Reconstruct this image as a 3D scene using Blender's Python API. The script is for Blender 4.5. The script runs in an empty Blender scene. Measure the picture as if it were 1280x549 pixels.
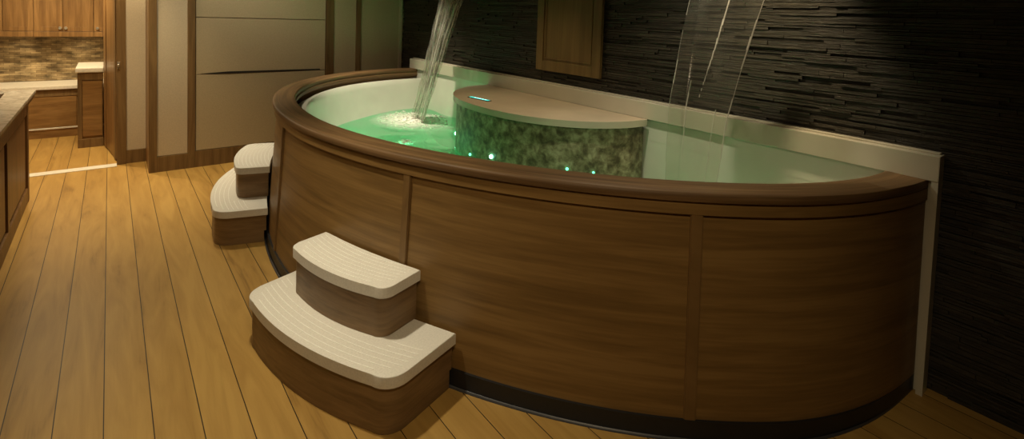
import bpy, bmesh, math, random
from mathutils import Matrix, Vector
random.seed(7)
PI = math.pi
sc = bpy.context.scene
COL = sc.collection

# ------------------------------------------------------------------ helpers
def link(name, me, mats=None, parent=None):
    o = bpy.data.objects.new(name, me)
    COL.objects.link(o)
    if mats:
        for m in (mats if isinstance(mats, (list, tuple)) else [mats]):
            me.materials.append(m)
    if parent is not None:
        o.parent = parent
        o.matrix_parent_inverse = parent.matrix_world.inverted() if False else Matrix.Translation(-Vector(parent['_w'])) if '_w' in parent else Matrix()
    return o

def finish(name, bm, mats, parent=None, smooth=False, recalc=True):
    if recalc:
        bmesh.ops.recalc_face_normals(bm, faces=bm.faces)
    me = bpy.data.meshes.new(name)
    bm.to_mesh(me); bm.free()
    if smooth:
        for p in me.polygons: p.use_smooth = True
        try:
            me.set_sharp_from_angle(angle=math.radians(38))
        except Exception: pass
    return link(name, me, mats, parent)

def empty(name, loc):
    o = bpy.data.objects.new(name, None)
    COL.objects.link(o); o.location = loc
    o.empty_display_size = .1
    o['_w'] = list(loc)
    return o

def tag(o, label=None, cat=None, group=None, kind=None):
    if label: o['label'] = label
    if cat: o['category'] = cat
    if group: o['group'] = group
    if kind: o['kind'] = kind
    return o

def bx(bm, x0, x1, y0, y1, z0, z1, bev=0.0, mi=0):
    r = bmesh.ops.create_cube(bm, size=1)
    vs = r['verts']
    for v in vs:
        v.co = Vector((x0 + (v.co.x + .5) * (x1 - x0), y0 + (v.co.y + .5) * (y1 - y0), z0 + (v.co.z + .5) * (z1 - z0)))
    fs = set(f for v in vs for f in v.link_faces)
    for f in fs: f.material_index = mi
    if bev:
        es = list(set(e for v in vs for e in v.link_edges))
        bmesh.ops.bevel(bm, geom=es, offset=bev, segments=2, profile=.6, affect='EDGES')

def box(name, x0, x1, y0, y1, z0, z1, mats, parent=None, bev=0.0):
    bm = bmesh.new(); bx(bm, x0, x1, y0, y1, z0, z1, bev)
    return finish(name, bm, mats, parent)

def prism(bm, pts, z0, z1, mi=0, bev=0.0, top_only=False):
    n = len(pts)
    lo = [bm.verts.new((p[0], p[1], z0)) for p in pts]
    hi = [bm.verts.new((p[0], p[1], z1)) for p in pts]
    fs = [bm.faces.new(lo[::-1]), bm.faces.new(hi)]
    for i in range(n):
        j = (i + 1) % n
        fs.append(bm.faces.new((lo[i], lo[j], hi[j], hi[i])))
    for f in fs: f.material_index = mi
    if bev:
        es = [bm.edges.get((hi[i], hi[(i + 1) % n])) for i in range(n)]
        es = [e for e in es if e]
        bmesh.ops.bevel(bm, geom=es, offset=bev, segments=3, profile=.5, affect='EDGES')

def lathe(bm, prof, c, seg=20, axis='z'):
    rings = []
    for r, h in prof:
        ring = []
        for i in range(seg):
            a = 2 * PI * i / seg
            if axis == 'z': p = (c[0] + r * math.cos(a), c[1] + r * math.sin(a), c[2] + h)
            elif axis == 'y': p = (c[0] + r * math.cos(a), c[1] + h, c[2] + r * math.sin(a))
            else: p = (c[0] + h, c[1] + r * math.cos(a), c[2] + r * math.sin(a))
            ring.append(bm.verts.new(p))
        rings.append(ring)
    for a, b in zip(rings, rings[1:]):
        for i in range(seg):
            j = (i + 1) % seg
            bm.faces.new((a[i], a[j], b[j], b[i]))
    bm.faces.new(rings[0][::-1]); bm.faces.new(rings[-1])

# ------------------------------------------------------------------ materials
def newmat(name):
    m = bpy.data.materials.new(name); m.use_nodes = True
    nt = m.node_tree; nt.nodes.clear()
    out = nt.nodes.new('ShaderNodeOutputMaterial')
    return m, nt, out

def N(nt, t, **kw):
    n = nt.nodes.new(t)
    for k, v in kw.items():
        if k.startswith('i_'): n.inputs[k[2:].replace('_', ' ')].default_value = v
        else: setattr(n, k, v)
    return n

def ramp(nt, stops, fac):
    r = nt.nodes.new('ShaderNodeValToRGB')
    e = r.color_ramp.elements
    while len(e) > 1: e.remove(e[-1])
    e[0].position = stops[0][0]; e[0].color = (*stops[0][1], 1)
    for p, c in stops[1:]:
        x = e.new(p); x.color = (*c, 1)
    nt.links.new(fac, r.inputs[0])
    return r

def coord(nt, scale, kind='Object'):
    tc = N(nt, 'ShaderNodeTexCoord'); mp = N(nt, 'ShaderNodeMapping')
    mp.inputs['Scale'].default_value = scale
    nt.links.new(tc.outputs[kind], mp.inputs['Vector'])
    return mp.outputs[0]

def plain(name, c, rough=.5, metal=0, bump=0, bscale=40, spec=.5, coat=0):
    m, nt, out = newmat(name)
    b = N(nt, 'ShaderNodeBsdfPrincipled')
    b.inputs['Base Color'].default_value = (*c, 1); b.inputs['Roughness'].default_value = rough
    b.inputs['Metallic'].default_value = metal; b.inputs['Specular IOR Level'].default_value = spec
    b.inputs['Coat Weight'].default_value = coat
    v = coord(nt, (1, 1, 1))
    n = N(nt, 'ShaderNodeTexNoise'); n.inputs['Scale'].default_value = bscale; n.inputs['Detail'].default_value = 3
    nt.links.new(v, n.inputs[0])
    lo = tuple(x * .93 for x in c); hi = tuple(min(1, x * 1.06) for x in c)
    r = ramp(nt, [(.3, lo), (.7, hi)], n.outputs[0]); nt.links.new(r.outputs[0], b.inputs['Base Color'])
    if bump:
        bp = N(nt, 'ShaderNodeBump'); bp.inputs['Strength'].default_value = bump; bp.inputs['Distance'].default_value = .002
        nt.links.new(n.outputs[0], bp.inputs['Height']); nt.links.new(bp.outputs[0], b.inputs['Normal'])
    nt.links.new(b.outputs[0], out.inputs[0])
    return m

def wood(name, cols, scale, kind='Object', rough=.42, fine=1.0, bump=.15, spec=.4):
    """cols: dark, mid, light; scale: small along the grain"""
    m, nt, out = newmat(name)
    b = N(nt, 'ShaderNodeBsdfPrincipled'); b.inputs['Roughness'].default_value = rough
    b.inputs['Specular IOR Level'].default_value = spec
    v = coord(nt, scale, kind)
    n1 = N(nt, 'ShaderNodeTexNoise'); n1.inputs['Scale'].default_value = 1.0; n1.inputs['Detail'].default_value = 6
    n1.inputs['Roughness'].default_value = .55; n1.inputs['Distortion'].default_value = .7
    nt.links.new(v, n1.inputs[0])
    v2 = coord(nt, tuple(s * 5.5 for s in scale), kind)
    n2 = N(nt, 'ShaderNodeTexNoise'); n2.inputs['Scale'].default_value = 1.0; n2.inputs['Detail'].default_value = 4
    nt.links.new(v2, n2.inputs[0])
    ma = N(nt, 'ShaderNodeMath', operation='MULTIPLY_ADD')
    nt.links.new(n2.outputs[0], ma.inputs[0]); ma.inputs[1].default_value = .28 * fine
    nt.links.new(n1.outputs[0], ma.inputs[2])
    r = ramp(nt, [(.42, cols[0]), (.62, cols[1]), (.82, cols[2])], ma.outputs[0])
    nt.links.new(r.outputs[0], b.inputs['Base Color'])
    bp = N(nt, 'ShaderNodeBump'); bp.inputs['Strength'].default_value = bump; bp.inputs['Distance'].default_value = .001
    nt.links.new(n2.outputs[0], bp.inputs['Height']); nt.links.new(bp.outputs[0], b.inputs['Normal'])
    nt.links.new(b.outputs[0], out.inputs[0])
    return m

def emis(name, c, s):
    m, nt, out = newmat(name)
    e = N(nt, 'ShaderNodeEmission'); e.inputs[0].default_value = (*c, 1); e.inputs[1].default_value = s
    nt.links.new(e.outputs[0], out.inputs[0]); return m

PW = .1585; PX0 = -.025
def floor_mat():
    m, nt, out = newmat('plank_floor'); L = nt.links.new
    b = N(nt, 'ShaderNodeBsdfPrincipled'); b.inputs['Specular IOR Level'].default_value = .4
    tc = N(nt, 'ShaderNodeTexCoord'); sx = N(nt, 'ShaderNodeSeparateXYZ'); L(tc.outputs['Object'], sx.inputs[0])
    a = N(nt, 'ShaderNodeMath', operation='SUBTRACT'); L(sx.outputs[0], a.inputs[0]); a.inputs[1].default_value = PX0
    d = N(nt, 'ShaderNodeMath', operation='DIVIDE'); L(a.outputs[0], d.inputs[0]); d.inputs[1].default_value = PW
    fl = N(nt, 'ShaderNodeMath', operation='FLOOR'); L(d.outputs[0], fl.inputs[0])
    fr = N(nt, 'ShaderNodeMath', operation='FRACT'); L(d.outputs[0], fr.inputs[0])
    wn = N(nt, 'ShaderNodeTexWhiteNoise', noise_dimensions='1D'); L(fl.outputs[0], wn.inputs['W'])
    off = N(nt, 'ShaderNodeMath', operation='MULTIPLY'); L(wn.outputs[0], off.inputs[0]); off.inputs[1].default_value = 37.
    cb = N(nt, 'ShaderNodeCombineXYZ')
    for i, s in ((0, 9.), (1, 1.1)):
        q = N(nt, 'ShaderNodeMath', operation='MULTIPLY'); L(sx.outputs[i], q.inputs[0]); q.inputs[1].default_value = s
        if i == 1:
            q2 = N(nt, 'ShaderNodeMath', operation='ADD'); L(q.outputs[0], q2.inputs[0]); L(off.outputs[0], q2.inputs[1]); q = q2
        L(q.outputs[0], cb.inputs[i])
    L(off.outputs[0], cb.inputs[2])
    n1 = N(nt, 'ShaderNodeTexNoise'); n1.inputs['Scale'].default_value = 1.; n1.inputs['Detail'].default_value = 5; n1.inputs['Distortion'].default_value = 1.6
    L(cb.outputs[0], n1.inputs[0])
    v2 = coord(nt, (150, 5, 1)); n2 = N(nt, 'ShaderNodeTexNoise'); n2.inputs['Scale'].default_value = 1.; n2.inputs['Detail'].default_value = 4
    L(v2, n2.inputs[0])
    ma = N(nt, 'ShaderNodeMath', operation='MULTIPLY_ADD'); L(n2.outputs[0], ma.inputs[0]); ma.inputs[1].default_value = .20; L(n1.outputs[0], ma.inputs[2])
    ma2 = N(nt, 'ShaderNodeMath', operation='MULTIPLY_ADD'); L(wn.outputs[0], ma2.inputs[0]); ma2.inputs[1].default_value = .12; L(ma.outputs[0], ma2.inputs[2])
    r = ramp(nt, [(.34, (.215, .118, .028)), (.52, (.375, .216, .054)), (.85, (.475, .290, .080))], ma2.outputs[0])
    # seam
    s1 = N(nt, 'ShaderNodeMath', operation='SUBTRACT'); L(fr.outputs[0], s1.inputs[0]); s1.inputs[1].default_value = .5
    s2 = N(nt, 'ShaderNodeMath', operation='ABSOLUTE'); L(s1.outputs[0], s2.inputs[0])
    s3 = N(nt, 'ShaderNodeMath', operation='GREATER_THAN'); L(s2.outputs[0], s3.inputs[0]); s3.inputs[1].default_value = .5 - .0019 / PW
    mx = N(nt, 'ShaderNodeMixRGB'); L(s3.outputs[0], mx.inputs[0]); L(r.outputs[0], mx.inputs[1]); mx.inputs[2].default_value = (.018, .009, .004, 1)
    L(mx.outputs[0], b.inputs['Base Color'])
    b.inputs['Roughness'].default_value = .43
    bp = N(nt, 'ShaderNodeBump'); bp.inputs['Strength'].default_value = .12; bp.inputs['Distance'].default_value = .001
    L(n2.outputs[0], bp.inputs['Height']); L(bp.outputs[0], b.inputs['Normal'])
    L(b.outputs[0], out.inputs[0]); return m

def slate_mat():
    m, nt, out = newmat('stacked_slate'); L = nt.links.new
    b = N(nt, 'ShaderNodeBsdfPrincipled'); b.inputs['Roughness'].default_value = .5; b.inputs['Specular IOR Level'].default_value = .45
    at = N(nt, 'ShaderNodeAttribute', attribute_name='stone')
    v = coord(nt, (6, 14, 90)); n = N(nt, 'ShaderNodeTexNoise'); n.inputs['Scale'].default_value = 1; n.inputs['Detail'].default_value = 6; n.inputs['Roughness'].default_value = .65
    L(v, n.inputs[0])
    ma = N(nt, 'ShaderNodeMath', operation='MULTIPLY_ADD'); L(at.outputs['Fac'], ma.inputs[0]); ma.inputs[1].default_value = .26; L(n.outputs[0], ma.inputs[2])
    r = ramp(nt, [(.4, (.014, .0120, .008)), (.75, (.036, .030, .0205)), (1.0, (.075, .063, .045))], ma.outputs[0])
    L(r.outputs[0], b.inputs['Base Color'])
    bp = N(nt, 'ShaderNodeBump'); bp.inputs['Strength'].default_value = .9; bp.inputs['Distance'].default_value = .006
    L(n.outputs[0], bp.inputs['Height']); L(bp.outputs[0], b.inputs['Normal'])
    L(b.outputs[0], out.inputs[0]); return m

def mottled(name, cols, scale, rough=.5, dist=1.2):
    m, nt, out = newmat(name); L = nt.links.new
    b = N(nt, 'ShaderNodeBsdfPrincipled'); b.inputs['Roughness'].default_value = rough
    v = coord(nt, (1, 1, 1)); n = N(nt, 'ShaderNodeTexNoise'); n.inputs['Scale'].default_value = scale; n.inputs['Detail'].default_value = 7
    n.inputs['Roughness'].default_value = .62; n.inputs['Distortion'].default_value = dist
    L(v, n.inputs[0])
    k = len(cols)
    r = ramp(nt, [(.36 + .30 * i / (k - 1), c) for i, c in enumerate(cols)], n.outputs[0])
    L(r.outputs[0], b.inputs['Base Color']); L(b.outputs[0], out.inputs[0]); return m

def mosaic_mat():
    m, nt, out = newmat('mosaic_tile'); L = nt.links.new
    b = N(nt, 'ShaderNodeBsdfPrincipled'); b.inputs['Roughness'].default_value = .35
    tc = N(nt, 'ShaderNodeTexCoord'); sx = N(nt, 'ShaderNodeSeparateXYZ'); L(tc.outputs['Object'], sx.inputs[0])
    cb = N(nt, 'ShaderNodeCombineXYZ'); L(sx.outputs[0], cb.inputs[0]); L(sx.outputs[2], cb.inputs[1])
    br = N(nt, 'ShaderNodeTexBrick'); L(cb.outputs[0], br.inputs['Vector'])
    br.inputs['Scale'].default_value = 1; br.inputs['Brick Width'].default_value = .10; br.inputs['Row Height'].default_value = .027
    br.inputs['Mortar Size'].default_value = .0012; br.inputs['Bias'].default_value = 0
    br.inputs['Color1'].default_value = (.20, .145, .075, 1); br.inputs['Color2'].default_value = (.42, .335, .20, 1)
    br.inputs['Mortar'].default_value = (.10, .07, .04, 1)
    n = N(nt, 'ShaderNodeTexNoise'); n.inputs['Scale'].default_value = 6; n.inputs['Detail'].default_value = 4
    v = coord(nt, (1, 1, 3)); L(v, n.inputs[0])
    r = ramp(nt, [(.35, (.38, .35, .30)), (.65, (1.5, 1.45, 1.35))], n.outputs[0])
    mx = N(nt, 'ShaderNodeMixRGB', blend_type='MULTIPLY'); mx.inputs[0].default_value = 1
    L(br.outputs[0], mx.inputs[1]); L(r.outputs[0], mx.inputs[2]); L(mx.outputs[0], b.inputs['Base Color'])
    L(b.outputs[0], out.inputs[0]); return m

def water_mat(name, tint, frost, gloss_rough, bump_scale, bump_str, milk=(.8, .95, .88), fres=1.33):
    """thin clear water: straight transmission, fresnel mirror, a little milky scatter"""
    m, nt, out = newmat(name); L = nt.links.new
    tr = N(nt, 'ShaderNodeBsdfTransparent'); tr.inputs[0].default_value = (*tint, 1)
    gl = N(nt, 'ShaderNodeBsdfGlossy'); gl.inputs['Roughness'].default_value = gloss_rough
    df = N(nt, 'ShaderNodeBsdfDiffuse'); df.inputs[0].default_value = (*milk, 1)
    tl = N(nt, 'ShaderNodeBsdfTranslucent'); tl.inputs[0].default_value = (*milk, 1)
    v = coord(nt, bump_scale); n = N(nt, 'ShaderNodeTexNoise'); n.inputs['Scale'].default_value = 1; n.inputs['Detail'].default_value = 3
    L(v, n.inputs[0])
    bp = N(nt, 'ShaderNodeBump'); bp.inputs['Strength'].default_value = bump_str; bp.inputs['Distance'].default_value = .01
    L(n.outputs[0], bp.inputs['Height']); L(bp.outputs[0], gl.inputs['Normal'])
    a = N(nt, 'ShaderNodeMixShader'); a.inputs[0].default_value = .5; L(df.outputs[0], a.inputs[1]); L(tl.outputs[0], a.inputs[2])
    k = N(nt, 'ShaderNodeMixShader'); L(tr.outputs[0], k.inputs[1]); L(a.outputs[0], k.inputs[2])
    r = ramp(nt, [(.35, (frost[0],) * 3), (.60, ((frost[0] + frost[1]) * .4,) * 3), (.74, (frost[1],) * 3)], n.outputs[0]); L(r.outputs[0], k.inputs[0])
    fr = N(nt, 'ShaderNodeFresnel'); fr.inputs[0].default_value = fres; L(bp.outputs[0], fr.inputs['Normal'])
    o = N(nt, 'ShaderNodeMixShader'); L(fr.outputs[0], o.inputs[0]); L(k.outputs[0], o.inputs[1]); L(gl.outputs[0], o.inputs[2])
    L(o.outputs[0], out.inputs[0]); return m

M_floor = floor_mat()
M_slate = slate_mat()
M_tubwood = wood('tub_panel_wood', [(.142, .080, .025), (.200, .113, .036), (.265, .155, .052)], (.9, 17, 1), 'UV', rough=.45, fine=1.3)
M_stilewood = wood('tub_stile_wood', [(.14, .079, .027), (.20, .114, .041), (.25, .15, .058)], (14, 1.2, 1), 'UV', rough=.42)
M_rimwood = wood('tub_rim_wood', [(.105, .058, .024), (.165, .093, .040), (.23, .135, .060)], (1.2, 34, 1), 'UV', rough=.52, fine=.6, spec=.3)
M_stepwood = wood('step_riser_wood', [(.15, .090, .040), (.22, .135, .062), (.28, .178, .086)], (3, 3, 30), rough=.45)
M_tread = plain('step_tread_resin', (.78, .75, .68), .6, bump=.2, bscale=120)
M_grip = plain('step_grip_line', (.96, .94, .88), .6)
M_basin = plain('basin_gelcoat', (.66, .65, .57), .22, bump=0, bscale=3, coat=.3)
M_plate = plain('backsplash_resin', (.56, .52, .42), .22, bscale=3)
M_plinth = plain('black_plinth', (.012, .012, .013), .45)
M_caulk = plain('pale_plinth_bead', (.05, .05, .055), .4)
M_stone = mottled('console_stone', [(.07, .058, .03), (.15, .128, .072), (.26, .235, .145), (.40, .37, .25)], 16, rough=.5, dist=.25)
M_conTop = plain('console_top', (.50, .41, .30), .6, bscale=4, spec=.25)  # brown base colour stands in for the ceiling's reflection
M_black = plain('black_plastic', (.01, .01, .012), .4)
M_beige = plain('beige_panel', (.47, .39, .25), .6, bump=.1, bscale=90)
M_beige2 = plain('pale_wall_panel', (.56, .475, .34), .6, bump=.1, bscale=90)
M_wallwood = wood('wall_trim_wood', [(.12, .070, .026), (.18, .107, .042), (.24, .148, .060)], (22, 22, 1.2), rough=.45)
M_orange = wood('cabinet_wood_orange', [(.15, .078, .026), (.225, .122, .042), (.31, .175, .064)], (16, 16, 1.1), rough=.38)
M_orange_h = wood('cabinet_wood_lower', [(.18, .092, .030), (.26, .142, .048), (.34, .195, .07)], (2, 2, 14), rough=.4)
M_island = wood('island_wood', [(.10, .050, .018), (.155, .080, .029), (.21, .11, .042)], (16, 16, 1.1), rough=.42)
M_marble = mottled('grey_marble', [(.36, .33, .27), (.50, .47, .40), (.60, .56, .48)], 7, rough=.22, dist=2.2)
M_white = plain('white_counter', (.78, .74, .64), .3)
M_mosaic = mosaic_mat()
M_chrome = plain('chrome', (.85, .82, .76), .35, metal=1)
M_darkgap = plain('dark_gap', (.015, .011, .007), .7)
M_ceil = plain('ceiling_paint', (.32, .27, .20), .8)
M_wall = plain('wall_paint', (.26, .21, .15), .8)
M_panelwood = wood('access_panel_wood', [(.135, .086, .029), (.175, .113, .040), (.21, .138, .052)], (20, 20, 1.0), rough=.5, fine=.6)
M_lamp = emis('green_led', (.25, 1.0, .62), 14)
M_lampdim = emis('green_led_dim', (.12, 1.0, .45), 4)
M_disp = emis('teal_display', (.10, .85, .65), 1.1)
M_dispw = emis('white_display_digits', (.6, 1.0, .9), 2.2)
M_under = emis('under_cabinet_lamp', (1., .75, .4), 12)
M_water = water_mat('tub_water', (.60, 1.0, .78), (.16, .32), .03, (9, 9, 9), .35, milk=(.24, .84, .50))  # green glow of the lamps is also put into tint and milk
M_fall = water_mat('falling_water', (.93, .95, .90), (.02, .55), .10, (40, 40, 1.8), .8, milk=(.9, .88, .80))
M_sheet = water_mat('clear_water_sheet', (.96, .96, .93), (.025, .08), .12, (9, 9, .5), .08, milk=(.85, .83, .75))
M_strand_glint = water_mat('water_strand_glint', (.9, .9, .86), (.45, .92), .15, (60, 60, 3), .5, milk=(.95, .92, .84))  # white strands of the far stream; painted highlights on the clear sheet
M_foam = water_mat('white_foam', (.97, .98, .95), (.75, .95), .35, (40, 40, 40), .4, milk=(.97, .97, .92), fres=1.08)
def patch_mat():
    m, nt, out = newmat('froth_sheet'); L = nt.links.new
    tr = N(nt, 'ShaderNodeBsdfTransparent'); df = N(nt, 'ShaderNodeBsdfDiffuse'); df.inputs[0].default_value = (.96, .96, .90, 1)
    at = N(nt, 'ShaderNodeAttribute', attribute_name='dens')
    v = coord(nt, (16, 16, 16)); n = N(nt, 'ShaderNodeTexNoise'); n.inputs['Scale'].default_value = 1; n.inputs['Detail'].default_value = 5; L(v, n.inputs[0])
    a = N(nt, 'ShaderNodeMath', operation='MULTIPLY_ADD'); L(n.outputs[0], a.inputs[0]); a.inputs[1].default_value = 1.3; a.inputs[2].default_value = -.42
    b = N(nt, 'ShaderNodeMath', operation='ADD'); L(at.outputs['Fac'], b.inputs[0]); L(a.outputs[0], b.inputs[1])
    c = N(nt, 'ShaderNodeMath', operation='MULTIPLY', use_clamp=True); L(b.outputs[0], c.inputs[0]); L(at.outputs['Fac'], c.inputs[1])
    mx = N(nt, 'ShaderNodeMixShader'); L(c.outputs[0], mx.inputs[0]); L(tr.outputs[0], mx.inputs[1]); L(df.outputs[0], mx.inputs[2])
    L(mx.outputs[0], out.inputs[0]); return m
M_patch = patch_mat()

# ------------------------------------------------------------------ camera
CAMP = dict(f=640., cy=51.88, yaw=.667152522, pitch=.0496807513, roll=.0341403078, H=1.7)
def cam_axes():
    ya, pi_, ro = CAMP['yaw'], CAMP['pitch'], CAMP['roll']
    c, s = math.cos(ya), math.sin(ya)
    fwd = Vector((s * math.cos(pi_), c * math.cos(pi_), -math.sin(pi_)))
    right = Vector((c, -s, 0)); up = right.cross(fwd)
    r = math.cos(ro) * right + math.sin(ro) * up; u = -math.sin(ro) * right + math.cos(ro) * up
    return r, u, -fwd
cam = bpy.data.cameras.new('camera'); co = bpy.data.objects.new('camera', cam); COL.objects.link(co)
r_, u_, b_ = cam_axes()
co.matrix_world = Matrix(((r_.x, u_.x, b_.x, 0), (r_.y, u_.y, b_.y, 0), (r_.z, u_.z, b_.z, CAMP['H']), (0, 0, 0, 1)))
cam.sensor_fit = 'HORIZONTAL'; cam.sensor_width = 36; cam.lens = CAMP['f'] / 1280 * 36
cam.shift_y = (CAMP['cy'] - 274.5) / 1280
cam.clip_start = .05
sc.camera = co

# ------------------------------------------------------------------ room shell
XS = 3.042      # face of the slate wall
def S(o): o['kind'] = 'structure'; return o
S(box('floor', -3.2, 3.4, -2.6, 9.3, -.12, 0, M_floor))
S(box('ceiling', -3.2, 3.4, -2.6, 9.3, 2.7, 2.82, M_ceil))
S(box('wall_left', -3.2, -3.08, -2.6, 9.3, 0, 2.7, M_wall))
S(box('wall_near', -3.08, 3.2, -2.6, -2.48, 0, 2.7, M_wall))
# slate wall: real stacked ledger stones
bm = bmesh.new()
lay = bm.loops.layers.float_color.new('stone')
bx(bm, XS + .02, XS + .2, -2.48, 6.19, 0, 2.7)
for f in bm.faces:
    for l in f.loops: l[lay] = (0, 0, 0, 1)
z = .0
while z < 2.69:
    h = random.choice((.010, .013, .016, .019, .024)) ; h = min(h, 2.7 - z)
    y = -2.48
    while y < 6.19:
        ln = random.uniform(.10, .52); y1 = min(6.19, y + ln)
        x = XS + random.choice((-.006, -.002, 0, .003, .009)) if y1 > 0 else XS
        x = max(x, XS - .006)
        tint = random.random()
        tl = random.uniform(-.0025, .0025)
        v = [bm.verts.new(c) for c in ((x, y + .0008, z + .0008), (x + tl, y1 - .0008, z + .0008), (x + tl, y1 - .0008, z + h - .0012), (x, y + .0008, z + h - .0012),
             (XS + .022, y, z), (XS + .022, y1, z), (XS + .022, y1, z + h), (XS + .022, y, z + h))]
        fs = [bm.faces.new([v[i] for i in q]) for q in ((3, 2, 1, 0), (0, 1, 5, 4), (1, 2, 6, 5), (2, 3, 7, 6), (3, 0, 4, 7))]
        for f in fs:
            for l in f.loops: l[lay] = (tint, tint, tint, 1)
        y = y1
    z += h
S(finish('wall_right', bm, M_slate, recalc=False))

# panelled far wall (face Y=6.19), its side return and recessed entry wall (Y=6.7)
YF = 6.19
wf = S(box('wall_far', .325, XS + .2, YF + .03, 6.9, 0, 2.7, M_beige))
def wp(name, x0, x1, z0, z1, m, y0=YF, y1=YF + .03, bev=.002): return box(name, x0, x1, y0, y1, z0, z1, m, wf, bev)
wp('panel', .372, .634, .16, 2.7, M_beige2, YF + .012)
wp('panel', 2.132, 2.409, .16, 2.7, M_beige, YF + .012)
wp('panel', 2.47, 2.985, .16, 2.7, M_beige, YF + .012)
for a, b in ((.303, .372), (.634, .70), (2.04, 2.132), (2.409, 2.47)):
    wp('stile', a, b, 0, 2.7, M_wallwood, YF, YF + .03)
wp('edge_strip', 2.985, 3.03, 0, 2.7, M_beige2, YF + .005)
wp('bottom_rail', .372, .634, 0, .155, M_wallwood, YF + .002)
wp('bottom_rail', .70, 2.04, 0, .17, M_wallwood, YF + .002)
wp('bottom_rail', 2.132, 2.409, 0, .155, M_wallwood, YF + .002)
wp('bottom_rail', 2.47, 2.985, 0, .155, M_wallwood, YF + .002)
box('return_stile', .303, .325, YF + .03, 6.9, 0, 2.7, M_orange, wf)
we = S(box('wall_entry', .06, .34, 6.72, 6.9, 0, 2.7, M_beige2))
box('door_casing', .055, .134, 6.685, 6.72, 0, 2.7, M_wallwood, we, .003)
lk = box('strike_plate', .062, .085, 6.676, 6.685, 1.01, 1.085, M_chrome, we, .002)
bm = bmesh.new(); lathe(bm, [(.011, 0), (.012, -.012), (.008, -.018)], (.073, 6.676, 1.05), 14, 'y')
finish('latch_knob', bm, M_chrome, we, True)
S(box('baseboard_entry', .134, .303, 6.70, 6.72, 0, .14, M_wallwood, None, .003))
S(box('wall_partition', -3.08, -1.02, 6.7, 6.9, 0, 2.7, M_beige2))
# open door leaf that lines the right side of the doorway
d = S(empty('door_1', (.055, 6.9, 0)))
def angled(name, s0, s1, t0, t1, z0, z1, m):
    bm = bmesh.new(); bx(bm, s0, s1, t0, t1, z0, z1, .002)
    a = math.atan2(.78, -.10); R = Matrix.Rotation(a, 4, 'Z')
    bm.transform(Matrix.Translation((.052, 6.86, 0)) @ R)
    return finish(name, bm, m, d)
angled('leaf', .0, .80, -.036, 0, .012, 2.1, M_orange)
angled('edge_stile', .64, .80, .0, .006, .012, 2.1, M_orange)
angled('edge_stile', .0, .10, .0, .006, .012, 2.1, M_wallwood)
S(box('trim_threshold', -1.02, .055, 6.62, 6.74, 0, .006, M_white, None, .002))

# ------------------------------------------------------------------ far side room
S(box('wall_kitchen', -3.08, 1.2, 9.0, 9.12, 0, 2.7, M_mosaic))
S(box('wall_kitchen_right', .02, .14, 7.75, 9.0, 0, 2.7, M_beige2))
bc = empty('base_cabinet', (-.75, 8.55, 0))
tag(bc, 'low orange-brown wooden base cabinet under the mosaic backsplash, seen through the doorway', 'cabinet')
box('body', -1.5, -.02, 8.44, 8.99, .10, .60, M_orange_h, bc)
box('toe_rail', -1.5, -.02, 8.425, 8.45, 0, .105, M_orange_h, bc, .002)
box('base_strip', -1.5, -.02, 8.415, 8.445, .107, .124, M_white, bc, .002)
box('top_rail', -1.5, -.02, 8.425, 8.44, .515, .60, M_wallwood, bc, .002)
box('front_panel', -1.5, -.33, 8.43, 8.44, .128, .512, M_orange_h, bc, .002)
cw = box('worktop', -1.52, -.02, 8.40, 8.995, .602, .645, M_white, None, .006)
tag(cw, 'pale stone worktop on the low cabinet below the mosaic tiles', 'worktop')
# pier cabinet with raised white top
ec = empty('end_cabinet', (-.17, 8.05, 0))
tag(ec, 'tall brown wooden end cabinet projecting beside the open door leaf', 'cabinet')
box('body', -.285, -.065, 7.69, 8.37, 0, .875, M_orange_h, ec)
box('plinth_rail', -.293, -.06, 7.665, 7.69, 0, .10, M_wallwood, ec, .002)
box('side_stile', -.293, -.255, 7.67, 7.69, .1, .875, M_wallwood, ec, .002)
box('top_rail', -.255, -.06, 7.67, 7.69, .79, .875, M_wallwood, ec, .002)
box('door', -.25, -.07, 7.675, 7.69, .13, .78, M_orange_h, ec, .004)
et = box('countertop', -.31, -.055, 7.65, 8.38, .877, .935, M_white, None, .012)
tag(et, 'thick white countertop on the tall end cabinet beside the open door', 'countertop')
# wall cabinets
def knob(parent, x, z):
    bm = bmesh.new(); lathe(bm, [(.006, 0), (.006, -.012), (.017, -.016), (.018, -.026), (.011, -.033)], (x, 8.70, z), 14, 'y')
    finish('knob', bm, M_chrome, parent, True)
def wall_cab(x0, x1, doors, knobs, label):
    t = empty('wall_cabinet', ((x0 + x1) / 2, 8.99, 1.27))
    tag(t, label, 'cabinet', None)
    box('carcass', x0, x1, 8.72, 8.99, 1.27, 2.3, M_orange, t)
    box('light_rail', x0, x1, 8.69, 8.72, 1.24, 1.305, M_orange, t, .003)
    for a, b in doors:
        dd = box('door', a + .003, b - .003, 8.705, 8.72, 1.31, 2.28, M_orange, t, .003)
        w = .055
        bm = bmesh.new()
        for q in ((a + .003, a + w, 1.31, 2.28), (b - w, b - .003, 1.31, 2.28), (a + w, b - w, 1.31, 1.31 + w), (a + w, b - w, 2.28 - w, 2.28)):
            bx(bm, q[0], q[1], 8.698, 8.706, q[2], q[3], .0015)
        ff = finish('door_frame', bm, M_orange, dd)
    for kx in knobs: knob(t, kx, 1.352)
    return t
wall_cab(-1.5, -.745, [(-1.02, -.745), (-1.5, -1.02)], [], 'orange wooden wall cabinet at the left end of the row, without visible knobs')
wall_cab(-.743, -.165, [(-.743, -.467), (-.467, -.165)], [-.495, -.44], 'orange wooden two-door wall cabinet with a pair of chrome knobs')
wall_cab(-.163, .015, [(-.163, .015)], [-.125], 'narrow orange wall cabinet with one knob, next to the door leaf')
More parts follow.
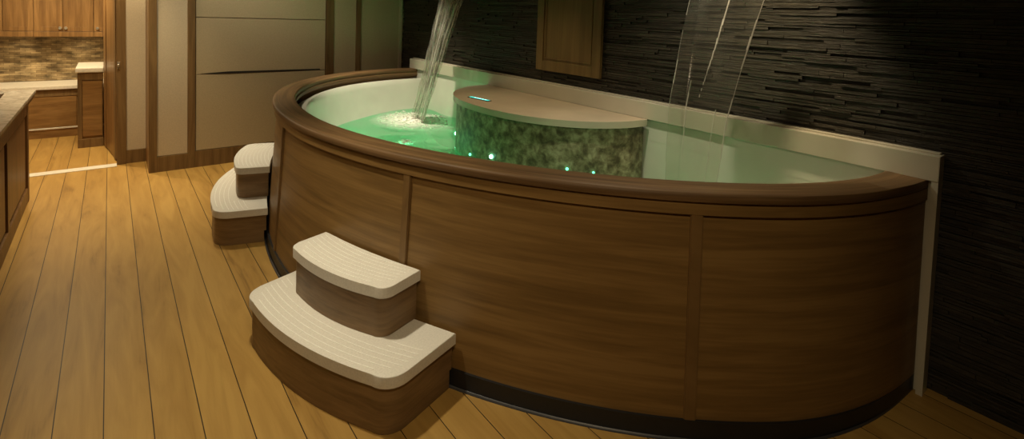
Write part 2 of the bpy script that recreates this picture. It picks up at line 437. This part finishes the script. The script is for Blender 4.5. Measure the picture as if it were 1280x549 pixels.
for x, lb in ((-.30, 'small lit lamp under the wall cabinet nearest the door leaf'), (-.88, 'small lit lamp under the left wall cabinet')):
    bm = bmesh.new(); lathe(bm, [(.010, 0), (.02, .006), (.02, .018)], (x, 8.80, 1.252), 16)
    o = finish('under_cabinet_light', bm, M_under, None, True); tag(o, lb, 'light', 'puck lights below the wall cabinets')

# ------------------------------------------------------------------ island at left
isl = empty('island_cabinet', (-.9, 3.9, 0))
tag(isl, 'dark wooden island cabinet with recessed side panels at the left edge', 'cabinet')
box('body', -1.6, -.56, 2.2, 5.86, 0, .816, M_island, isl)
y = 5.875
box('corner_post', -.575, -.54, 5.80, 5.875, 0, .816, M_island, isl, .004)
box('base_rail', -.56, -.543, 2.2, 5.80, 0, .12, M_island, isl, .003)
box('top_rail', -.56, -.543, 2.2, 5.80, .74, .815, M_island, isl, .003)
for yy in (4.78, 3.75, 2.7):
    box('stile', -.56, -.543, yy - .035, yy + .035, .12, .74, M_island, isl, .003)
for y0, y1 in ((4.83, 5.78), (3.80, 4.73), (2.75, 3.70)):
    box('side_panel', -.562, -.553, y0 + .02, y1 - .02, .14, .72, M_island, isl, .003)
bm = bmesh.new()
bx(bm, -1.7, -.518, 2.1, 6.18, .872, .90, .005); 
mt = finish('marble_countertop', bm, M_marble); tag(mt, 'grey veined marble countertop with moulded edge on the dark island cabinet', 'countertop')
bm = bmesh.new(); bx(bm, -1.68, -.524, 2.11, 6.172, .850, .8715, .006); bx(bm, -1.66, -.535, 2.13, 6.155, .818, .850, .008)
finish('edge_moulding', bm, M_wallwood, mt)
tr = empty('serving_box', (-.77, 5.42, .90))
tag(tr, 'small brown-grey angular box cut by the left edge, on the marble countertop', 'box')
def hexprism(name, r0, r1, z0, z1, m):
    bm = bmesh.new(); c = (-.77, 5.42)
    lo = [bm.verts.new((c[0] + r0 * math.cos(a), c[1] + r0 * math.sin(a), z0)) for a in [PI / 3 * i for i in range(6)]]
    hi = [bm.verts.new((c[0] + r1 * math.cos(a), c[1] + r1 * math.sin(a), z1)) for a in [PI / 3 * i for i in range(6)]]
    bm.faces.new(lo); bm.faces.new(hi)
    for i in range(6): bm.faces.new((lo[i], lo[(i + 1) % 6], hi[(i + 1) % 6], hi[i]))
    finish(name, bm, m, tr)
hexprism('box_body', .09, .14, .901, .98, M_wallwood)
hexprism('lid', .145, .12, .981, 1.0, M_marble)

# ------------------------------------------------------------------ hot tub
CX, YC = 2.985, 3.3
NT = 220
def outline_raw():
    P = []
    for i in range(NT + 1):
        t = PI * i / NT
        n = 1.8 + .4 * min(1, max(0, (t - 1.2) / .8)); n = 1.8 if t < PI / 2 else 2.2
        b = 2.68 if t < PI / 2 else 2.5
        s, c = max(0, math.sin(t)), math.cos(t)
        P.append(Vector((CX - 2.09 * s ** (2 / n), YC - math.copysign(abs(c) ** (2 / n) * b, c))))
    # resample evenly and smooth
    def resample(P, n):
        d = [0]
        for a, b in zip(P, P[1:]): d.append(d[-1] + (b - a).length)
        R = []; j = 0
        for k in range(n + 1):
            s = d[-1] * k / n
            while j < len(d) - 2 and d[j + 1] < s: j += 1
            f = (s - d[j]) / max(1e-9, d[j + 1] - d[j]); R.append(P[j].lerp(P[j + 1], f))
        return R
    P = resample(P, NT)
    for it in range(14):
        Q = [P[0]] + [(P[i - 1] + 2 * P[i] + P[i + 1]) / 4 for i in range(1, NT)] + [P[-1]]
        P = Q
    return resample(P, NT)
OUT = outline_raw()
NRM = []
for i in range(NT + 1):
    a = OUT[max(0, i - 1)]; b = OUT[min(NT, i + 1)]; t = (b - a).normalized()
    if i in (0,): t = Vector((-1, 0))
    if i == NT: t = Vector((1, 0))
    NRM.append(Vector((-t.y, t.x)) * 1)      # candidate
# make normals point inward (towards the centre)
for i in range(NT + 1):
    if NRM[i].dot(Vector((CX, YC)) - OUT[i]) < 0: NRM[i] = -NRM[i]
ARC = [0]
for a, b in zip(OUT, OUT[1:]): ARC.append(ARC[-1] + (b - a).length)
def opt(i, inset):
    if inset < .1:
        k = max(0, 1 - ARC[i] / .9); k = k * k * (3 - 2 * k)
        inset = inset * (1 - k) + (max(inset, .012)) * k if inset < .012 else inset + .004 * k
    if inset > .1: inset += .032 * max(0, 1 - ARC[i] / .8) ** 1.3
    p = OUT[i] + NRM[i] * inset
    return Vector((min(p.x, CX), p.y))
def loft(name, prof, mat, parent, i0=0, i1=NT, closed=True, smooth=True, caps=True):
    bm = bmesh.new(); uv = bm.loops.layers.uv.new('UVMap')
    acc = [0]
    for (a, b), (c, d_) in zip(prof, prof[1:] + prof[:1]): acc.append(acc[-1] + math.hypot(c - a, d_ - b))
    G = [[bm.verts.new((*opt(i, ins), z)) for ins, z in prof] for i in range(i0, i1 + 1)]
    k = len(prof); kk = k if closed else k - 1
    for r in range(len(G) - 1):
        for c in range(kk):
            c2 = (c + 1) % k
            f = bm.faces.new((G[r][c], G[r + 1][c], G[r + 1][c2], G[r][c2]))
            u0, u1 = ARC[i0 + r], ARC[i0 + r + 1]
            for l, q in zip(f.loops, ((u0, acc[c]), (u1, acc[c]), (u1, acc[c + 1]), (u0, acc[c + 1]))): l[uv].uv = q
    if closed and caps:
        bm.faces.new(G[0]); bm.faces.new(G[-1][::-1])
    return finish(name, bm, mat, parent, smooth)

FL = .052
def fl(z): return -FL * (1 - z)
tub = empty('hot_tub', (2.0, 3.2, 0))
tag(tub, 'large half-oval wood-clad hot tub with white basin and green-lit water against the slate wall', 'hot tub')
loft('side_panel', [(fl(.07) + .012, .07), (.014, .93), (.045, .93), (fl(.07) + .045, .07)], M_tubwood, tub)
loft('top_rail', [(fl(.915) + .002, .915), (.001, .968), (.03, .968), (.03, .915)], M_tubwood, tub)
def stile(name, t, w=.042):
    i = min(range(NT + 1), key=lambda k: abs(ARC[k] / ARC[-1] - t))
    # narrow box following the curve
    bm = bmesh.new(); uv = bm.loops.layers.uv.new('UVMap')
    s0 = ARC[i]
    T = Vector((-NRM[i].y, NRM[i].x))
    G = []
    for z in (.078, .916):
        c = OUT[i]
        for a, ins in ((-w / 2, fl(z) + .004), (w / 2, fl(z) + .004), (w / 2, fl(z) + .022), (-w / 2, fl(z) + .022)):
            p = c + T * a + NRM[i] * ins; G.append(bm.verts.new((p.x, p.y, z)))
    for q in ((0, 1, 5, 4), (1, 2, 6, 5), (2, 3, 7, 6), (3, 0, 4, 7), (0, 3, 2, 1), (4, 5, 6, 7)):
        f = bm.faces.new([G[k] for k in q])
        for l in f.loops: l[uv].uv = (l.vert.co.x + l.vert.co.y, l.vert.co.z)
    es = [e for e in bm.edges if abs(e.verts[0].co.z - e.verts[1].co.z) > .5]
    bmesh.ops.bevel(bm, geom=es, offset=.004, segments=2, affect='EDGES')
    return finish(name, bm, M_stilewood, tub, False)
def frac_at(y, x=None):
    i = min(range(NT + 1), key=lambda k: (OUT[k] - Vector((x, y))).length); return ARC[i] / ARC[-1]
stile('stile', frac_at(1.145, 1.875), .05)
stile('stile', frac_at(2.22, 1.135), .045)
stile('stile', frac_at(3.58, .90), .05)
stile('stile', frac_at(4.95, 1.33), .045)
stile('stile', frac_at(5.68, 2.25), .045)
loft('plinth', [(-FL - .006, 0), (-FL + .002, .012), (-FL + .004, .078), (.02, .078), (.02, 0)], M_plinth, tub)
loft('plinth_bead', [(-FL - .012, 0), (-FL - .010, .006), (-FL - .004, .010), (-FL, 0)], M_caulk, tub)
loft('rim', [(-.012, .972), (-.016, .985), (-.015, 1.000), (-.010, 1.007), (.0, 1.010), (.125, 1.013), (.14, 1.010), (.148, 1.000), (.148, .985),
             (.138, .975), (.138, .965), (.150, .958), (.152, .940), (.145, .925), (.12, .915), (.04, .915), (.04, .968)], M_rimwood, tub)
# basin
bprof = [(.12, .86), (.185, .885), (.192, .900), (.205, .905), (.225, .900), (.240, .880), (.252, .84), (.275, .74), (.31, .62), (.37, .48), (.45, .34), (.56, .24), (.70, .20)]
bm = bmesh.new()
G = [[bm.verts.new((*opt(i, ins), z)) for ins, z in bprof] for i in range(NT + 1)]
for r in range(NT):
    for c in range(len(bprof) - 1):
        bm.faces.new((G[r][c], G[r][c + 1], G[r + 1][c + 1], G[r + 1][c]))
bm.faces.new([G[r][-1] for r in range(NT + 1)])
near_e = [g for g in G[0]]; far_e = [g for g in G[NT]]
back = near_e + far_e[::-1]
bf = bm.faces.new(back)
finish('basin', bm, M_basin, tub, True)
box('channel_lining', CX - .001, CX + .003, .76, 5.66, .86, 1.02, M_basin, tub)
# backsplash
bm = bmesh.new()
bx(bm, CX + .004, XS - .008, .592, 5.809, 0, 1.03)
bx(bm, 2.955, XS - .008, .590, 5.811, 1.009, 1.128, .004)
bx(bm, 2.957, XS - .009, .591, .617, 0, 1.03)
finish('backsplash', bm, M_plate, tub)
box('backsplash_top_bead', 3.0, XS - .008, .60, 5.80, 1.128, 1.136, M_plate, tub, .003)

# console (half oval) in the tub
def half_oval(a, b, cx, cy, n=56, ex=2.15):
    P = []
    for i in range(n + 1):
        t = PI * i / n
        s, c = max(0., math.sin(t)), math.cos(t)
        P.append((cx - a * s ** (2 / ex), cy - math.copysign(abs(c) ** (2 / ex) * b, c)))
    return P
bm = bmesh.new(); prism(bm, half_oval(.735, .935, 2.953, 3.155), .21, .965)
con = finish('console', bm, M_stone, tub, True)
bm = bmesh.new(); prism(bm, half_oval(.765, .965, 2.953, 3.155), .966, 1.012, bev=.006)
for f in bm.faces: f.material_index = 1 if abs(f.normal.z) < .5 or len(f.verts) < 10 else 0
finish('console_top', bm, [M_conTop, M_plate], con, True)
bm = bmesh.new()
c0 = Vector((2.375, 3.42)); dv = Vector((.10, -.99)).normalized()
def quad(bm, s0, s1, w0, w1, z0, z1):
    nv = Vector((-dv.y, dv.x)); pts = [c0 + dv * s + nv * w for s, w in ((s0, w0), (s1, w0), (s1, w1), (s0, w1))]
    prism(bm, pts, z0, z1)
quad(bm, -.125, .125, -.022, .022, 1.0125, 1.017)
ds = finish('display_bezel', bm, M_black, con)
bm = bmesh.new(); quad(bm, -.115, .115, -.014, .014, 1.0165, 1.0185)
finish('display_screen', bm, M_disp, con)
bm = bmesh.new()
for a, b in ((-.06, -.045), (-.03, -.012), (.0, .02), (.035, .05), (.065, .085)): quad(bm, a, b, -.007, .007, 1.0186, 1.0192)
finish('display_marks', bm, M_dispw, con)
# LED jets on console wall and basin floor
led_spots = []
def led(y, z, r=.016, m=M_lamp):
    # on console face at given y
    pts = half_oval(.735, .935, 2.953, 3.155, 400)
    x = min(pts, key=lambda p: abs(p[1] - y))[0]
    nx = Vector((x - 2.953, (y - 3.155) * .6)).normalized()
    bm = bmesh.new()
    bmesh.ops.create_icosphere(bm, subdivisions=2, radius=r)
    bmesh.ops.transform(bm, matrix=Matrix.Translation((x + nx.x * .005, y + nx.y * .005, z)), verts=bm.verts)
    finish('underwater_light', bm, m, tub, True); led_spots.append((x + nx.x * .05, y + nx.y * .05, z))

# water surface
WZ = .56
def wave(x, y):
    d1 = math.hypot(x - 2.50, y - 4.80); d2 = math.hypot(x - 2.49, y - 1.57)
    return (.006 * math.sin(d1 * 22) * math.exp(-d1 * 1.3) + .006 * math.sin(d2 * 22) * math.exp(-d2 * 1.6)
            + .004 * math.sin(7 * x + 3.1 * math.sin(4 * y)) + .003 * math.sin(11 * y + 2 * x))
bm = bmesh.new()
ins_lim = .342
rows = 46
ring = [opt(i, ins_lim) for i in range(0, NT + 1, 2)]
cpt = Vector((CX, YC))
Gw = []
for p in ring:
    row = []
    for k in range(rows + 1):
        q = p.lerp(Vector((CX - .002, p.y)), k / rows)
        row.append(bm.verts.new((q.x, q.y, WZ + wave(q.x, q.y))))
    Gw.append(row)
for a, b in zip(Gw, Gw[1:]):
    for k in range(rows):
        try: bm.faces.new((a[k], a[k + 1], b[k + 1], b[k]))
        except Exception: pass
bmesh.ops.remove_doubles(bm, verts=bm.verts, dist=.0004)
w = finish('tub_water', bm, M_water, None, True)
tag(w, 'rippled green-lit water filling the white basin of the hot tub', 'water', None, 'stuff')

# waterfalls -------------------------------------------------------
def waterfall(name, ztop, zbot, X, Y, label, seed, thick, amp, mats, lines, rag, nu=130, nv=90):
    rnd = random.Random(seed)
    ph = [(rnd.uniform(8, 60 if rag > .5 else 24), rnd.uniform(0, 6.28), rnd.uniform(.3, 1)) for _ in range(8)]
    bm = bmesh.new(); G = []
    def surf(u, v, side):
        z = ztop + (zbot - ztop) * v
        y0, y1 = Y(z)
        # ragged edges
        e = rag * (.012 * math.sin(9 * v + seed) + .006 * math.sin(31 * v))
        uu = u
        y = y0 + (y1 - y0) * uu + e * (1 if u < .5 else -1) * abs(2 * u - 1)
        s = sum(a * math.sin(f * (u + .03 * math.sin(6 * v + p)) + p + 2 * v) for f, p, a in ph) / 4
        th = thick * (.45 + .55 * abs(s)) * (1 + 1.2 * abs(2 * u - 1) ** 6) * (math.sin(PI * min(1, max(0, u))) ** .25)
        return Vector((X(z) + amp * s + side * th / 2 + .02 * math.sin(3 * u + seed), y, z))
    for side in (-1, 1):
        G.append([[bm.verts.new(surf(i / nu, j / nv, side)) for i in range(nu + 1)] for j in range(nv + 1)])
    for g in G:
        for j in range(nv):
            for i in range(nu):
                f = bm.faces.new((g[j][i], g[j][i + 1], g[j + 1][i + 1], g[j + 1][i]))
                if lines(i / nu, j / nv): f.material_index = 1
    for j in range(nv):
        for i in (0, nu):
            bm.faces.new((G[0][j][i], G[0][j + 1][i], G[1][j + 1][i], G[1][j][i]))
    bmesh.ops.recalc_face_normals(bm, faces=bm.faces)
    o = finish(name, bm, mats, None, True)
    tag(o, label, 'waterfall', None, None)
    return o
def Xf(z): return 2.90 - .33 * math.sqrt(max(0, 2.15 - z))
def lerpk(z, keys):
    for (z0, a), (z1, b) in zip(keys, keys[1:]):
        if z0 >= z >= z1:
            f = (z0 - z) / (z0 - z1); return (a[0] + (b[0] - a[0]) * f, a[1] + (b[1] - a[1]) * f)
    return keys[-1][1] if z < keys[-1][0] else keys[0][1]
def Yn(z): return lerpk(z, [(2.15, (1.26, 1.76)), (1.83, (1.31, 1.75)), (1.2, (1.40, 1.765)), (.75, (1.42, 1.715)), (.60, (1.425, 1.705))])
waterfall('waterfall', 2.145, WZ + .004, Xf, Yn, 'wide clear sheet of falling water in front of the slate wall, at the right', 3, .008, .004, [M_sheet, M_strand_glint],
          lambda u, v: u < .010 + .006 * math.sin(23 * v) or u > .988 - .005 * math.sin(17 * v) or abs(u - .36 - .22 * v - .012 * math.sin(13 * v)) < .009 * max(0, math.sin(7 * v - .6)) or abs(u - .72 + .10 * v) < .008 * max(0, math.sin(9 * v + 2.2)) or abs(u - .2) < .007 * max(0, math.sin(6 * v - 3.4)), .15)  # highlights painted along the sheet's edges and down its face
def Xl(z): return 2.92 - .30 * math.sqrt(max(0, 2.15 - z))
def Yl(z): return lerpk(z, [(2.15, (4.15, 4.78)), (1.83, (4.26, 4.80)), (1.05, (4.50, 4.84)), (.60, (4.62, 4.97))])
waterfall('waterfall', 2.145, WZ + .004, Xl, Yl, 'narrow white-streaked stream of falling water splashing at the far left end of the tub', 5, .03, .012, [M_fall, M_strand_glint],
          lambda u, v: abs(u - .12 - .05 * math.sin(5 * v)) < .03 or abs(u - .55 + .1 * v) < .035 or abs(u - .8 - .06 * math.sin(7 * v)) < .02, 1.)
# the wall spouts they come from (above the picture)
for yy, ww, lb in ((1.51, .27, 'slot spout on the slate wall above the near waterfall'), (4.46, .33, 'slot spout on the slate wall above the far waterfall')):
    t = empty('wall_spout', (XS, yy, 2.15)); tag(t, lb, 'spout', 'slot spouts above the tub')
    box('spout_tray', 2.88, XS - .008, yy - ww, yy + ww, 2.148, 2.156, M_chrome, t, .001)
    box('spout_lid', 2.88, XS - .008, yy - ww, yy + ww, 2.176, 2.186, M_chrome, t, .001)
    box('spout_cheek', 2.90, XS - .008, yy - ww, yy - ww + .008, 2.156, 2.176, M_chrome, t)
    box('spout_cheek', 2.90, XS - .008, yy + ww - .008, yy + ww, 2.156, 2.176, M_chrome, t)

def droplets(name, c, n, rad, hgt, rr, seed, label, mat=M_foam, power=.5):
    rnd = random.Random(seed); bm = bmesh.new()
    lay = bm.verts.layers.float_color.new('dens')
    Rr = 22; prev = None
    for q in range(Rr + 1):                    # low mound of froth lying on the water
        rr_ = q / Rr; ring = []
        for k in range(40):
            a = 2 * PI * k / 40; x = min(CX - .02, c[0] + math.cos(a) * rr_ * rad[0] * 1.35); y = c[1] + math.sin(a) * rr_ * rad[1] * 1.35
            v = bm.verts.new((x, y, WZ + wave(x, y) + .003 + .22 * hgt * (1 - rr_) * (1 + .5 * math.sin(19 * a + 9 * rr_) * math.sin(31 * rr_))))
            dn = max(0, 1 - rr_) ** .7; v[lay] = (dn, dn, dn, 1); ring.append(v)
        if prev:
            for k in range(40):
                f = bm.faces.new((prev[k], prev[(k + 1) % 40], ring[(k + 1) % 40], ring[k])); f.material_index = 1
        prev = ring
    for k in range(n):
        a = rnd.uniform(0, 2 * PI); d_ = rnd.random() ** (power + .4)
        x = c[0] + math.cos(a) * d_ * rad[0]; y = c[1] + math.sin(a) * d_ * rad[1]
        if x > CX - .03 or x < 1.2: continue
        z = WZ + wave(x, y) + hgt * rnd.random() ** 2.5 * (1 - d_ * .7)
        r = rr * rnd.uniform(.4, 1.3)
        v0 = len(bm.verts)
        ret = bmesh.ops.create_icosphere(bm, subdivisions=1, radius=r)
        bmesh.ops.transform(bm, matrix=Matrix.Translation((x, y, z)) @ Matrix.Diagonal((1.3, 1.3, .8, 1)), verts=ret['verts'])
    o = finish(name, bm, [mat, M_patch], None, True); tag(o, label, 'splash', None, 'stuff'); return o
droplets('splash_foam', (2.51, 4.82), 420, (.33, .42), .09, .008, 11, 'white splash and froth where the far-left stream hits the water')
droplets('splash_foam', (2.49, 1.56), 260, (.16, .24), .04, .008, 12, 'froth under the wide near sheet of falling water')
droplets('bubble_cluster', (2.04, 4.04), 70, (.05, .09), .035, .010, 13, 'cluster of bright bubbles boiling up over a green light left of the console', M_foam)

# ------------------------------------------------------------------ steps
def to_local(Mp, u, n):
    L = []
    for i in range(NT + 1):
        d_ = OUT[i] - Mp; L.append((d_.dot(u), d_.dot(n)))
    return L
def inner_n(L, uu, off):
    best = None
    for (a, an), (b, bn) in zip(L, L[1:]):
        if (a - uu) * (b - uu) <= 0 and abs(an) < .6:
            f = 0 if a == b else (uu - a) / (b - a); best = an + (bn - an) * f; break
    return (best or 0) + off
def step_outline(L, uc, hl, dep, k, rad, off, inset, Mp, u, n):
    hl -= inset; dep -= inset
    def fo(x): return dep - k * (x - uc) ** 2
    pts = []
    for sgn in (-1, 1):
        xc = uc + sgn * hl; 
        # corner arc between side (u=xc) and front (n=fo)
        cc = (xc - sgn * rad, fo(xc - sgn * rad) - rad)
        arc = []
        for j in range(9):
            a = PI / 2 * j / 8
            arc.append((cc[0] + sgn * rad * math.cos(a), cc[1] + rad * math.sin(a)))
        if sgn == -1: pts += arc
        else:
            right = arc[::-1]
    mid = [(uc - hl + rad + (2 * hl - 2 * rad) * j / 16,) for j in range(1, 16)]
    pts += [(m[0], fo(m[0])) for m in mid]
    pts += right
    inn = [uc + hl - 2 * hl * j / 18 for j in range(19)]
    pts += [(x, inner_n(L, x, off)) for x in inn]
    return [Mp + u * a + n * b for a, b in pts], fo, hl
def make_steps(Mp, u, n, label, lo, up):
    L = to_local(Mp, u, n)
    o0 = min(range(NT + 1), key=lambda k: (OUT[k] - Mp).length)
    t = empty('tub_steps', (Mp.x + n.x * .2, Mp.y + n.y * .2, 0)); tag(t, label, 'steps', 'two-tier step units at the tub')
    for nm, (uc, hl, dep, k, rad), z0, z1, z2, nl in (('lower', lo, 0., .200, .25, 7), ('upper', up, .252, .435, .485, 9)):
        bm = bmesh.new()
        P, _, _ = step_outline(L, uc, hl, dep, k, rad, FL + .016 if nm == 'lower' else .05, .012, Mp, u, n)
        if nm == 'lower':
            prism(bm, P, 0.001, .084)
            P2, _, _ = step_outline(L, uc, hl, dep, k, rad, FL + .002, .012, Mp, u, n)
            prism(bm, P2, .084, z1)
        else:
            P, _, _ = step_outline(L, uc, hl, dep, k, rad, .038, .014, Mp, u, n)
            prism(bm, P, z0, z1)
        finish(nm + '_riser', bm, M_stepwood, t, True)
        bm = bmesh.new()
        off = .046 if nm == 'lower' else .030
        P, fo, hl2 = step_outline(L, uc, hl, dep, k, rad, off, 0, Mp, u, n)
        prism(bm, P, z1 + .001, z2, bev=.004)
        # anti-slip lines: thin raised ridges following the front curve
        for j in range(nl):
            dd = .03 + j * (.027 if nm == 'upper' else .030)
            if nm == 'upper' and j > 8: break
            m = .012 + (.03 if j < 2 else 0)
            a0, a1 = uc - hl + m + .022, uc + hl - m - .022
            if j == 0: a0 += rad * .5; a1 -= rad * .5
            if nm == 'lower':
                segs = [(a0, a1)] if dd < dep - up[2] - .02 else [(a0, up[0] - up[1] - .03), (up[0] + up[1] + .03, a1)]
            else: segs = [(a0, a1)]
            for s0, s1 in segs:
                pr = None
                for q in range(19):
                    x = s0 + (s1 - s0) * q / 18; nn = fo(x) - dd
                    if nn < inner_n(L, x, off) + .012: pr = None; continue
                    A = Mp + u * x + n * (nn - .0021); B = Mp + u * x + n * (nn + .0021)
                    cur = [bm.verts.new((A.x, A.y, z2 - .0005)), bm.verts.new((A.x, A.y, z2 + .0012)), bm.verts.new((B.x, B.y, z2 + .0012)), bm.verts.new((B.x, B.y, z2 - .0005))]
                    if pr:
                        for c in range(3):
                            f = bm.faces.new((pr[c], pr[c + 1], cur[c + 1], cur[c])); f.material_index = 1
                    pr = cur
        finish(nm + '_tread', bm, [M_tread, M_grip], t, True)
    return t
uN = Vector((-.31, .951)).normalized(); nN = Vector((-uN.y, uN.x))
if nN.x > 0: nN = -nN
make_steps(Vector((1.08, 2.48)), uN, nN, 'two-tier curved steps with pale ribbed treads, front and nearest the camera at the tub',
           (-.060, .535, .493, .30, .10), (-.030, .352, .318, .45, .06))
uF = Vector((.29, .957)).normalized(); nF = Vector((-uF.y, uF.x))
if nF.x > 0: nF = -nF
make_steps(Vector((1.12, 4.54)), uF, nF, 'two-tier curved steps with pale treads, farther back near the beige wall panels',
           (-.05, .60, .475, .30, .13), (-.02, .38, .325, .40, .07))

# ------------------------------------------------------------------ wooden access panel on the slate wall
ap = empty('access_panel', (3.02, 3.08, 1.22)); tag(ap, 'tall wooden framed panel mounted on the dark slate wall above the console', 'panel')
ya, yb, z0 = 2.70, 3.46, 1.232
bm = bmesh.new()
fw = .085
for q in ((ya, ya + fw, z0, 2.35), (yb - fw, yb, z0, 2.35), (ya + fw, yb - fw, z0, z0 + fw), (ya + fw, yb - fw, 2.35 - fw, 2.35)):
    bx(bm, 3.005, 3.034, q[0], q[1], q[2], q[3], .003)
finish('frame', bm, M_panelwood, ap)
box('panel', 3.018, 3.030, ya + fw - .002, yb - fw + .002, z0 + fw - .002, 2.35 - fw, M_panelwood, ap)
bm = bmesh.new(); g = .018; a, b, c_, e_ = ya + fw + g, yb - fw - g, z0 + fw + g, 2.35 - fw - g
for q in ((a, a + .012, c_, e_), (b - .012, b, c_, e_), (a + .012, b - .012, c_, c_ + .012), (a + .012, b - .012, e_ - .012, e_)):
    bx(bm, 3.012, 3.019, q[0], q[1], q[2], q[3], .002)
finish('moulding', bm, M_panelwood, ap)

# ------------------------------------------------------------------ beige built-in cabinet with dark slot, between stiles of the far wall
bi = empty('built_in_cabinet', (1.37, YF, .17)); tag(bi, 'wide beige built-in cabinet front with a black horizontal slot, left of the tub', 'cabinet')
x0, x1 = .706, 2.034
box('lower_front', x0, x1, YF + .008, YF + .029, .176, .975, M_beige, bi, .002)
box('middle_front', x0, x1, YF + .008, YF + .029, .980, 1.572, M_beige, bi, .002)
box('upper_front', x0, x1, YF + .008, YF + .029, 1.580, 2.7, M_beige, bi, .002)
bm = bmesh.new()
vs = [(.745, .986), (1.0, .974), (1.975, .981), (1.975, .993), (1.0, 1.000)]
lo = [bm.verts.new((x, YF + .004, z)) for x, z in vs]; hi = [bm.verts.new((x, YF + .0078, z)) for x, z in vs]
bm.faces.new(lo); bm.faces.new(hi[::-1])
for i in range(5): bm.faces.new((lo[i], lo[(i + 1) % 5], hi[(i + 1) % 5], hi[i]))
finish('handle_slot', bm, M_darkgap, bi)

# ------------------------------------------------------------------ LEDs
led(3.88, .625, .017); led(3.02, .655, .015); led(3.30, .605, .010, M_lampdim); led(2.45, .675, .010, M_lampdim); led(2.33, .66, .008, M_lampdim)
bm = bmesh.new(); lathe(bm, [(.05, 0), (.04, .02), (.03, .06), (.028, .26), (.034, .27), (.034, .285)], (2.06, 4.05, .20), 20)
ul = finish('underwater_light', bm, M_plate, tub, True)
bm = bmesh.new(); lathe(bm, [(.028, 0), (.026, .010), (.012, .018)], (2.06, 4.05, .486), 20)
finish('lamp_lens', bm, M_lamp, ul, True)

# ------------------------------------------------------------------ lights
def spot(name, loc, tgt, e, col, size=60, blend=.8, rad=.06):
    l = bpy.data.lights.new(name, 'SPOT'); l.energy = e; l.color = col; l.spot_size = math.radians(size); l.spot_blend = blend; l.shadow_soft_size = rad
    o = bpy.data.objects.new(name, l); COL.objects.link(o); o.location = loc
    o.rotation_euler = (Vector(tgt) - Vector(loc)).to_track_quat('-Z', 'Y').to_euler(); return o
def point(name, loc, e, col, rad=.08):
    l = bpy.data.lights.new(name, 'POINT'); l.energy = e; l.color = col; l.shadow_soft_size = rad
    o = bpy.data.objects.new(name, l); COL.objects.link(o); o.location = loc; return o
WARM = (1., .78, .47); WH = (1., .88, .64)
spot('downlight_steps', (.45, 2.4, 2.66), (.75, 2.4, .2), 120, WH, 75, 1.)
spot('downlight_far_steps', (.55, 4.7, 2.66), (.7, 4.7, .2), 95, WH, 75, 1.)
spot('downlight_floor', (-.2, 5.6, 2.66), (-.1, 5.8, 0), 140, WARM, 90, 1.)
spot('downlight_walk', (-.3, 3.2, 2.66), (0.1, 3.2, 0), 24, WARM, 100, 1.)
spot('downlight_tub_left', (2.0, 4.9, 2.66), (2.45, 5.0, .5), 210, WH, 70, 1.)
spot('downlight_tub_right', (2.2, 2.0, 2.66), (2.6, 1.7, .6), 75, WH, 90, 1.)
spot('downlight_slate', (2.55, 1.35, 2.66), (3.0, 1.45, 1.2), 110, WARM, 62, 1.)
spot('front_fill', (.2, .3, 2.66), (1.2, 1.4, .4), 80, WARM, 96, 1.)  # fill added to brighten the side of the tub
spot('downlight_wall', (1.0, 5.2, 2.66), (1.2, 6.2, 1.0), 40, WH, 120, 1.)
spot('downlight_entry', (.1, 6.1, 2.66), (.2, 6.7, .6), 75, WARM, 100, 1.)
spot('kitchen_fill', (-.6, 7.5, 2.66), (-.6, 7.7, 0), 150, (1., .80, .50), 120, .8)  # extra lamp added to lift the back room's floor and lower cabinet
point('kitchen_lamp', (-.7, 7.5, 2.45), 26, (1., .80, .52), .15)
point('kitchen_lamp', (-.25, 7.2, 2.5), 30, (1., .78, .47), .12)
spot('puck_lamp', (-.31, 8.82, 1.24), (-.31, 8.9, .6), 3, WARM, 130, 1., .02)
spot('puck_lamp', (-.88, 8.82, 1.24), (-.88, 8.9, .6), 3, WARM, 130, 1., .02)
spot('console_fill', (2.2, 3.3, 2.66), (2.5, 3.2, 1.), 45, WARM, 70, 1.)  # added to brighten the console top, dark between two spots
GR = (.03, 1., .36)
point('bubble_lamp', (2.06, 4.05, .525), .9, (.25, 1., .6), .02)
spot('underwater_lamp', (2.15, 4.10, .52), (2.15, 4.10, .1), 18, GR, 165, .6, .05)
spot('underwater_lamp', (1.95, 3.4, .52), (1.95, 3.4, .1), 8, GR, 165, .6, .05)
spot('underwater_lamp', (2.2, 2.2, .52), (2.2, 2.2, .1), 3, (.2, 1., .5), 165, .6, .05)

w = bpy.data.worlds.new('world'); sc.world = w; w.use_nodes = True
w.node_tree.nodes['Background'].inputs[0].default_value = (.9, .75, .55, 1); w.node_tree.nodes['Background'].inputs[1].default_value = .02

sc.view_settings.view_transform = 'Standard'; sc.view_settings.look = 'None'
sc.view_settings.exposure = 0; sc.view_settings.gamma = 1
try: sc.view_settings.use_curve_mapping = False
except Exception: pass
for o in bpy.data.objects:
    if '_w' in o: del o['_w']
